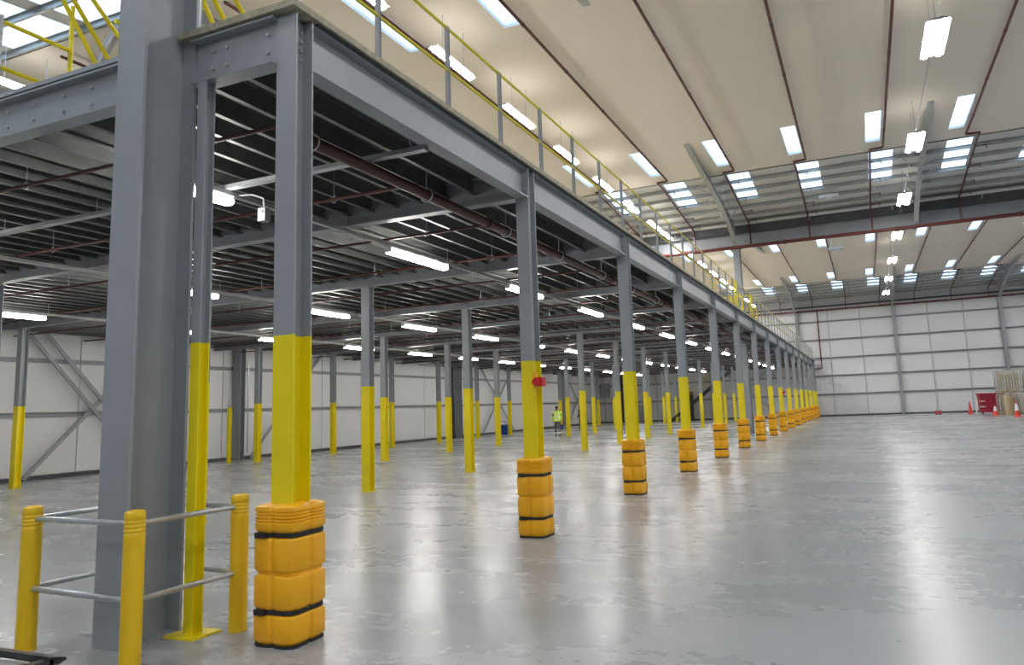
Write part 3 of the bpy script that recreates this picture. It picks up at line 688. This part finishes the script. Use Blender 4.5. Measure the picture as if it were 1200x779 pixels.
# ================================================================== LOOSE THINGS
def cone(x, y, label, white, h=0.75):
    t = empty('traffic_cone', (x, y, 0), (label, 'traffic cone', 'traffic cones'))
    obj('base', MB().box(-0.2, -0.2, 0, 0.2, 0.2, 0.04), 'conered', t)
    k = h/0.75
    if white:
        obj('lower_cone', MB().lathe([(0.15, 0.04), (0.115, 0.3*k)], 16), 'conered', t, smooth=True)
        obj('band', MB().lathe([(0.115, 0.3*k), (0.06, 0.62*k)], 16), 'whiteband', t, smooth=True)
        obj('tip', MB().lathe([(0.06, 0.62*k), (0.035, h), (0.02, h+0.01)], 16), 'whiteband' if white > 1 else 'conered', t, smooth=True)
    else:
        obj('body', MB().lathe([(0.16, 0.04), (0.035, h), (0.02, h+0.01)], 16), 'conered', t, smooth=True)
cone(7.35, 66.0, 'plain red traffic cone left of the crimson bin', 0, 0.95)
cone(8.15, 59.6, 'red cone with white band in front of the crimson bin', 1, 0.75)
cone(8.75, 55.3, 'red cone with tall white band, rightmost of the three', 1, 1.0)
# crimson wheeled bin/tub
t = empty('crimson_tub', (8.45, 63.6, 0), ('large crimson plastic tub standing by the far wall', 'tub'))
def taper(s0x, s0y, s1x, s1y, z0, z1): return [[(a*s0x, b_*s0y, z0) for a, b_ in ((-1,-1),(1,-1),(1,1),(-1,1))], [(a*s1x, b_*s1y, z1) for a, b_ in ((-1,-1),(1,-1),(1,1),(-1,1))]]
obj('body', MB().rings(taper(0.72, 0.5, 0.8, 0.56, 0.14, 1.42)), 'crimson', t)
obj('rim', MB().rings([[(a*0.86, b_*0.62, z) for a, b_ in ((-1,-1),(1,-1),(1,1),(-1,1))] for z in (1.42, 1.55)]), 'crimson', t)
for z in (0.55, 0.95): obj('label_strip', MB().box(-0.79, -0.575, z, -0.42, -0.54, z+0.05), 'whiteband', t)
for a in (-0.6, 0.6):
    for b_ in (-0.4, 0.4): obj('wheel', MB().tube([(a-0.03, b_, 0.075), (a+0.03, b_, 0.075)], 0.075, 10), 'rubber', t)
obj('leaning_frame', MB().tube([(-1.0, -0.1, 0), (-0.86, -0.1, 1.0)], 0.03, 6).tube([(-1.0, 0.1, 0), (-0.86, 0.1, 1.0)], 0.03, 6), 'whiteband', t)
# stacked stillages
def stillage(loc, label, w=1.5, d=1.2, h=1.45):
    t = empty('wire_cage', loc, (label, 'cage', 'stacked wire cages'))
    for a in range(5): obj('base_slat', MB().box(-w/2+a*(w-0.12)/4, -d/2, 0.1, -w/2+a*(w-0.12)/4+0.12, d/2, 0.13), 'wood', t)
    for b_ in (-1, 0, 1): obj('bearer', MB().box(-w/2, b_*(d/2-0.06)-0.05, 0, w/2, b_*(d/2-0.06)+0.05, 0.1), 'wood', t)
    for a in (-1, 1):
        for b_ in (-1, 1): obj('corner_post', MB().box(a*(w/2-0.03)-0.03, b_*(d/2-0.03)-0.03, 0.1, a*(w/2-0.03)+0.03, b_*(d/2-0.03)+0.03, h), 'galv', t)
    for sd in (-1, 1):
        for z in (0.2, 0.75, h-0.04):
            obj('cage_rail', MB().box(-w/2, sd*(d/2-0.02)-0.012, z, w/2, sd*(d/2-0.02)+0.012, z+0.03), 'galv', t)
            obj('cage_rail', MB().box(sd*(w/2-0.02)-0.012, -d/2, z, sd*(w/2-0.02)+0.012, d/2, z+0.03), 'galv', t)
    for k in range(13):
        x = -w/2+0.08+k*(w-0.16)/12+random.uniform(-.02, .02)
        obj('cage_bar', MB().box(x-0.035, -d/2+0.005, 0.13, x+0.035, -d/2+0.035, h-random.uniform(0, .1)), 'slat' if k % 3 else 'galv', t)
        obj('cage_bar', MB().box(x-0.02, d/2-0.035, 0.13, x+0.02, d/2-0.005, h), 'galv', t)
    obj('packed_load', MB().rings([[(a*(w/2-.12), b_*(d/2-.12), z) for a, b_ in ((-1,-1),(1,-1),(1,1),(-1,1))] for z in (0.135, h*0.55, h*0.8)]), 'cardboard', t)
    return t
stillage((9.25, 60.6, 0), 'pale slatted cage at floor level behind the white banded cone')
stillage((9.25, 60.6, 1.5), 'pale slatted cage stacked on top, left stack by the right edge', h=1.6)
stillage((10.9, 60.9, 0), 'pale slatted cage at floor level by the right edge of the picture')
stillage((10.9, 60.9, 1.5), 'pale slatted cage stacked on top at the right edge of the picture', h=1.6)
t = empty('cardboard_drum', (9.0, 59.5, 0), ('tall pale cardboard tube standing before the stacked cages', 'cardboard tube'))
obj('tube', MB().lathe([(0.26, 0), (0.26, 1.35), (0.23, 1.35), (0.23, 1.2)], 20), 'cardboard', t, smooth=True); obj('collar', MB().lathe([(0.27, 1.25), (0.27, 1.33)], 20), 'wood', t)
# extinguishers near the far wall
for i, x in enumerate((5.05, 5.35)):
    t = empty('fire_extinguisher', (x, 67.0, 0), ('small red fire extinguisher on the floor at the far wall, %s of two' % ['left', 'right'][i], 'extinguisher', 'fire extinguishers'))
    t.scale = (0.9, 0.9, 0.62)
    obj('cylinder', MB().lathe([(0.09, 0), (0.095, 0.02), (0.095, 0.40), (0.07, 0.47), (0.03, 0.5)], 16), 'red', t, smooth=True)
    obj('valve', MB().box(-0.03, -0.03, 0.5, 0.03, 0.03, 0.56).box(-0.1, -0.012, 0.55, 0.04, 0.012, 0.575), 'black_steel', t)
    obj('hose', MB().tube([(0.03, 0, 0.53), (0.12, 0, 0.5), (0.13, 0, 0.25)], 0.012, 6), 'black', t, smooth=True)
# blue tub by the left wall
t = empty('blue_tub', (-23.0, 46.0, 0), ('blue plastic tub on the floor by the left wall', 'tub'))
obj('body', MB().rings(taper(0.26, 0.3, 0.32, 0.36, 0.0, 0.62)), 'bluebin', t); obj('rim', MB().rings([[(a*0.36, b_*0.4, z) for a, b_ in ((-1,-1),(1,-1),(1,1),(-1,1))] for z in (0.62, 0.67)]), 'bluebin', t)
obj('handle', MB().tube([(-0.3, -0.36, 0.64), (-0.3, -0.5, 0.9), (0.3, -0.5, 0.9), (0.3, -0.36, 0.64)], 0.02, 6), 'bluebin', t, smooth=True)
# cabinets on the far wall
for (x, z0, w, h, l) in ((-24.3, 2.6, 0.85, 1.35, 'grey wall cabinet high in the far left corner'), (-20.75, 0.05, 1.0, 1.6, 'grey floor cabinet against the far wall under the mezzanine')):
    t = empty('electrical_cabinet', (x, WF-0.3, z0), (l, 'cabinet'))
    obj('body', MB().box(-w/2, -0.2, 0, w/2, 0.12, h), 'grey_box', t)
    d_ = obj('door', MB().box(-w/2+0.03, -0.225, 0.03, w/2-0.03, -0.2, h-0.03), 'grey_box', t); obj('handle', MB().box(w/2-0.14, -0.25, h/2-0.08, w/2-0.11, -0.225, h/2+0.08), 'black_steel', d_)
# access stair at the far end
t = empty('steel_stair', (-17.2, 68.3, 0), ('dark steel stair rising to the mezzanine beside the far wall', 'stair'))
run, rise = 6.6, 5.0
for q in (0, 1.1): obj('stringer', MB().prism([(0, 0), (0.3, 0), (run+0.3, rise-0.02), (run, rise-0.02)], 'y', q, q+0.04), 'black_steel', t)
for k in range(24): obj('tread', MB().box(0.18+k*run/24, 0.04, 0.17+k*rise/24-0.03, 0.18+k*run/24+0.26, 1.1, 0.17+k*rise/24), 'steel_dark', t)
for q in (0, 1.14):
    obj('handrail', MB().tube([(0.1, q, 1.0), (run+0.1, q, rise+1.0)], 0.025, 6), 'rail_yellow', t, smooth=True)
    for k in range(5): obj('baluster', MB().tube([(0.2+k*run/4.2, q, k*rise/4.2+0.1), (0.2+k*run/4.2, q, k*rise/4.2+1.05)], 0.02, 6), 'rail_yellow', t)
obj('tall_cupboard', MB().box(-0.25, -0.25, 0, 0.25, 0.25, 2.75).box(-0.23, -0.27, 0.1, 0.23, -0.25, 2.65).box(0.15, -0.29, 1.1, 0.18, -0.27, 1.3), 'black_steel', loc=(-15.6, 71.2, 0), tag=('tall black cupboard by the far wall behind the stair', 'cupboard'))
# black machine frame poking in at the lower left corner
t = empty('steel_trolley', (-5.6, 3.0, 0.03), ('black steel trolley frame with pale deck strip at the lower left corner', 'trolley'))
obj('side_channel', MB().prism([(-0.06, 0.17), (0.06, 0.17), (0.06, 0.18), (-0.05, 0.18), (-0.05, 0.25), (0.06, 0.25), (0.06, 0.26), (-0.06, 0.26)], 'x', -0.9, 0.88) if False else MB().prism(shift([(-0.05, 0.19), (0.0, 0.175), (0.05, 0.19), (0.05, 0.205), (-0.05, 0.235), (-0.06, 0.235)], 0.2, 0), 'x', -1.2, 0.88), 'black_steel', t)
obj('end_channel', MB().box(0.80, -0.5, 0.13, 0.88, 0.17, 0.22), 'black_steel', t)
obj('deck_strip', MB().box(-1.2, 0.0, 0.17, 0.66, 0.14, 0.185), 'galv', t)
obj('deck_plate', MB().box(-1.2, -0.5, 0.14, 0.66, -0.02, 0.165), 'black_steel', t)
obj('near_channel', MB().box(-1.2, -0.58, 0.1, 0.88, -0.5, 0.22), 'black_steel', t)
for a in (-1.0, 0.7):
    for b_ in (-0.4, 0.1): obj('castor', MB().tube([(a, b_-0.02, 0.06), (a, b_+0.02, 0.06)], 0.06, 12).box(a-0.03, b_-0.03, 0.06, a+0.03, b_+0.03, 0.15), 'rubber', t)

# ================================================================== PEOPLE
def skin_mesh(name, pts, edges, m, parent, root=0, sub=1):
    me = bpy.data.meshes.new(name); me.from_pydata([p[:3] for p in pts], edges, [])
    o = bpy.data.objects.new(name, me); COL.objects.link(o)
    md = o.modifiers.new('skin', 'SKIN'); md.use_smooth_shade = True
    for i, p in enumerate(pts):
        sv = me.skin_vertices[0].data[i]; sv.radius = (p[3], p[4] if len(p) > 4 else p[3]); sv.use_root = (i == root)
    ss = o.modifiers.new('sub', 'SUBSURF'); ss.levels = sub; ss.render_levels = sub
    me.materials.append(M[m]); o.parent = parent; return o
def person(loc, rz, label, top, trousers, lean=0.0, vest=False, stride=0.16):
    t = empty('person', loc, (label, 'person'), rz=rz)
    L = lean
    # body: pelvis 0, faces +y
    P = [(0,0,0.95,.15,.11),(0,.03+L*.3,1.15,.145,.105),(0,.03+L*.7,1.33,.17,.115),(0,.02+L,1.46,.085,.08),(0,.03+L*1.1,1.53,.055,.055),
         (0,.05+L*1.2,1.62,.085,.095),(0,.05+L*1.25,1.72,.08,.09),
         (-.19,.02+L*.9,1.42,.065,.065),(-.25,-.03+L*.7,1.16,.05,.05),(-.25,.10+L*.6,0.94,.038,.038),(-.245,.14+L*.6,0.87,.03,.04),
         (.19,.02+L*.9,1.42,.065,.065),(.25,.0+L*.7,1.16,.05,.05),(.24,.14+L*.6,0.96,.038,.038),(.235,.18+L*.6,0.89,.03,.04),
         (-.09,0,.9,.10,.105),(-.10,stride*.6+.04,.50,.066,.07),(-.10,stride*.55,.10,.045,.05),(-.10,stride*.55+.15,.04,.04,.035),
         (.09,0,.9,.10,.105),(.10,-stride*.3+.04,.50,.066,.07),(.10,-stride-.05,.12,.045,.05),(.10,-stride+.10,.045,.04,.035)]
    Eg = [(0,1),(1,2),(2,3),(3,4),(4,5),(5,6),(2,7),(7,8),(8,9),(9,10),(2,11),(11,12),(12,13),(13,14),(0,15),(15,16),(16,17),(17,18),(0,19),(19,20),(20,21),(21,22)]
    body = skin_mesh('body', P, Eg, trousers, t)
    # hands with five fingers, rooted in the palm
    for s, b_ in ((-1, P[10]), (1, P[14])):
        pts = [(b_[0], b_[1], b_[2]+0.03, .028, .038), (b_[0], b_[1]+.015, b_[2]-.05, .022, .04)]; eg = [(0, 1)]
        for f in range(4):
            y = b_[1]+0.045-0.024*f; ln = (0.075, 0.085, 0.08, 0.062)[f]; k = len(pts)
            pts += [(b_[0], y, b_[2]-.05-ln*.55, .0095), (b_[0]-s*.02, y+.006, b_[2]-.05-ln, .008)]; eg += [(1, k), (k, k+1)]
        k = len(pts); pts += [(b_[0]-s*.02, b_[1]+.06, b_[2]-.02, .011), (b_[0]-s*.025, b_[1]+.075, b_[2]-.06, .009)]; eg += [(0, k), (k, k+1)]
        skin_mesh('hand', pts, eg, 'skin', t, 0, 1)
    # head, hair, face
    hx, hy, hz = 0, .05+L*1.22, 1.66
    hd = MB()
    for_ = [(0.035, -0.14), (0.06, -0.11), (0.078, -0.06), (0.088, 0.0), (0.085, 0.06), (0.062, 0.105), (0.025, 0.125)]
    hd.rings([[(hx+r*0.88*math.cos(2*math.pi*k/14), hy+r*1.12*math.sin(2*math.pi*k/14)+0.0, hz+z) for k in range(14)] for r, z in for_])
    h_ = obj('head', hd, 'skin', t, smooth=True)
    fc = MB().rings([[(hx+q*a, hy+0.085+c_, hz+z) for q, a, c_ in ((-1, w, 0), (1, w, 0), (0.3, w, d), (-0.3, w, d))] for z, w, d in ((-0.045, .016, .024), (-0.035, .018, .034), (0.02, .009, .012))])
    obj('nose', fc, 'skin', h_, smooth=True)
    for s in (-1, 1):
        obj('eye', MB().lathe([(0.004, -0.008), (0.011, 0), (0.004, 0.008)], 8, hx+s*0.032, hy+0.094), 'black', h_, loc=(0, 0, hz+0.004))
        obj('ear', MB().lathe([(0.006, -0.03), (0.014, -0.01), (0.016, 0.012), (0.008, 0.03)], 8, hx+s*0.08, hy-0.005), 'skin', h_, loc=(0, 0, hz-0.005), smooth=True)
    obj('mouth', MB().box(-0.024, hy+0.078, hz-0.078, 0.024, hy+0.093, hz-0.07), 'maroon', h_)
    hr = MB().rings([[(hx+r*0.93*math.cos(2*math.pi*k/14), hy-0.014+r*1.12*math.sin(2*math.pi*k/14), hz+z) for k in range(14)] for r, z in [(0.080, -0.02), (0.094, 0.03), (0.092, 0.07), (0.068, 0.115), (0.028, 0.137)]])
    obj('hair', hr, 'hair', t, smooth=True)
    # jacket / vest and shoes
    vz = [(0.90, .20, .15, 0), (1.05, .195, .145, .02+L*.2), (1.2, .20, .145, .03+L*.45), (1.36, .215, .14, .03+L*.75), (1.45, .17, .11, .02+L*.95), (1.50, .085, .085, .03+L)]
    def vring(z, a, b2, y, g=0): return [((a+g)*math.cos(2*math.pi*k/16), y+(b2+g)*math.sin(2*math.pi*k/16), z) for k in range(16)]
    v_ = obj('vest' if vest else 'jacket', MB().rings([vring(*q) for q in vz]), top, t, smooth=True)
    for s in (-1, 1):
        a, b2, c_ = (P[7], P[8], P[9]) if s < 0 else (P[11], P[12], P[13])
        obj('sleeve', MB().tube([(a[0]*.9, a[1], a[2]+.02), a[:3], b2[:3], c_[:3]], [.08, .082, .064, .05], 10), top, t, smooth=True)
    if vest:
        for z, y in ((1.0, .015+L*.15), (1.13, .025+L*.33)): obj('reflective_band', MB().rings([vring(z-.025, .198, .148, y, .006), vring(z+.025, .198, .148, y, .006)]), 'silver', v_, smooth=True)
        for s in (-1, 1): obj('reflective_brace', MB().rings([[(s*.09+a, -0.135+.03+L*(z-.9)*1.6+b2, z) for a, b2 in ((-.025, 0), (.025, 0), (.025, -.014), (-.025, -.014))] for z in (1.13, 1.40)]), 'silver', v_)
        for q in (16, 20):
            p_, p2 = P[q], P[q+1]; mid = [(p_[k]*.35+p2[k]*.65) for k in range(3)]
            obj('reflective_cuff', MB().tube([(mid[0], mid[1], mid[2]-.04), (mid[0], mid[1], mid[2]+.04)], .082, 10), 'silver', t, smooth=True)
    for q in (17, 21):
        a = P[q]; obj('shoe', MB().rings([[(a[0]+w*c0, a[1]+.055+l*s0, z) for c0, s0 in [(math.cos(2*math.pi*k/12), math.sin(2*math.pi*k/12)) for k in range(12)]] for z, w, l in ((a[2]-.10, .05, .145), (a[2]-.06, .052, .15), (a[2]-.01, .045, .10), (a[2]+.03, .042, .06))]), 'black', t, smooth=True)
    return t
person((-16.65, 40.1, 0), 0.45, 'person in yellow hi-vis jacket with silver bands walking away across the floor', 'hivis', 'cloth', 0.10, True)
person((-20.35, 53.9, 0), 1.2, 'person in dark maroon clothing mostly hidden behind a yellow post', 'maroon', 'navy', 0.03, False, 0.05)
obj('tool_bag', MB().rings([[(a*.11, b_*.07, z) for a, b_ in ((-1,-1),(1,-1),(1,1),(-1,1))] for z in (0.0, 0.04, 0.26, 0.3)]).tube([(-.1, 0, .3), (-.08, 0, .4), (.08, 0, .4), (.1, 0, .3)], .012, 6), 'navy', loc=(-16.46, 40.22, 0.42), rz=0.45, tag=('dark blue bag held in the hand of the person in hi-vis', 'bag'))
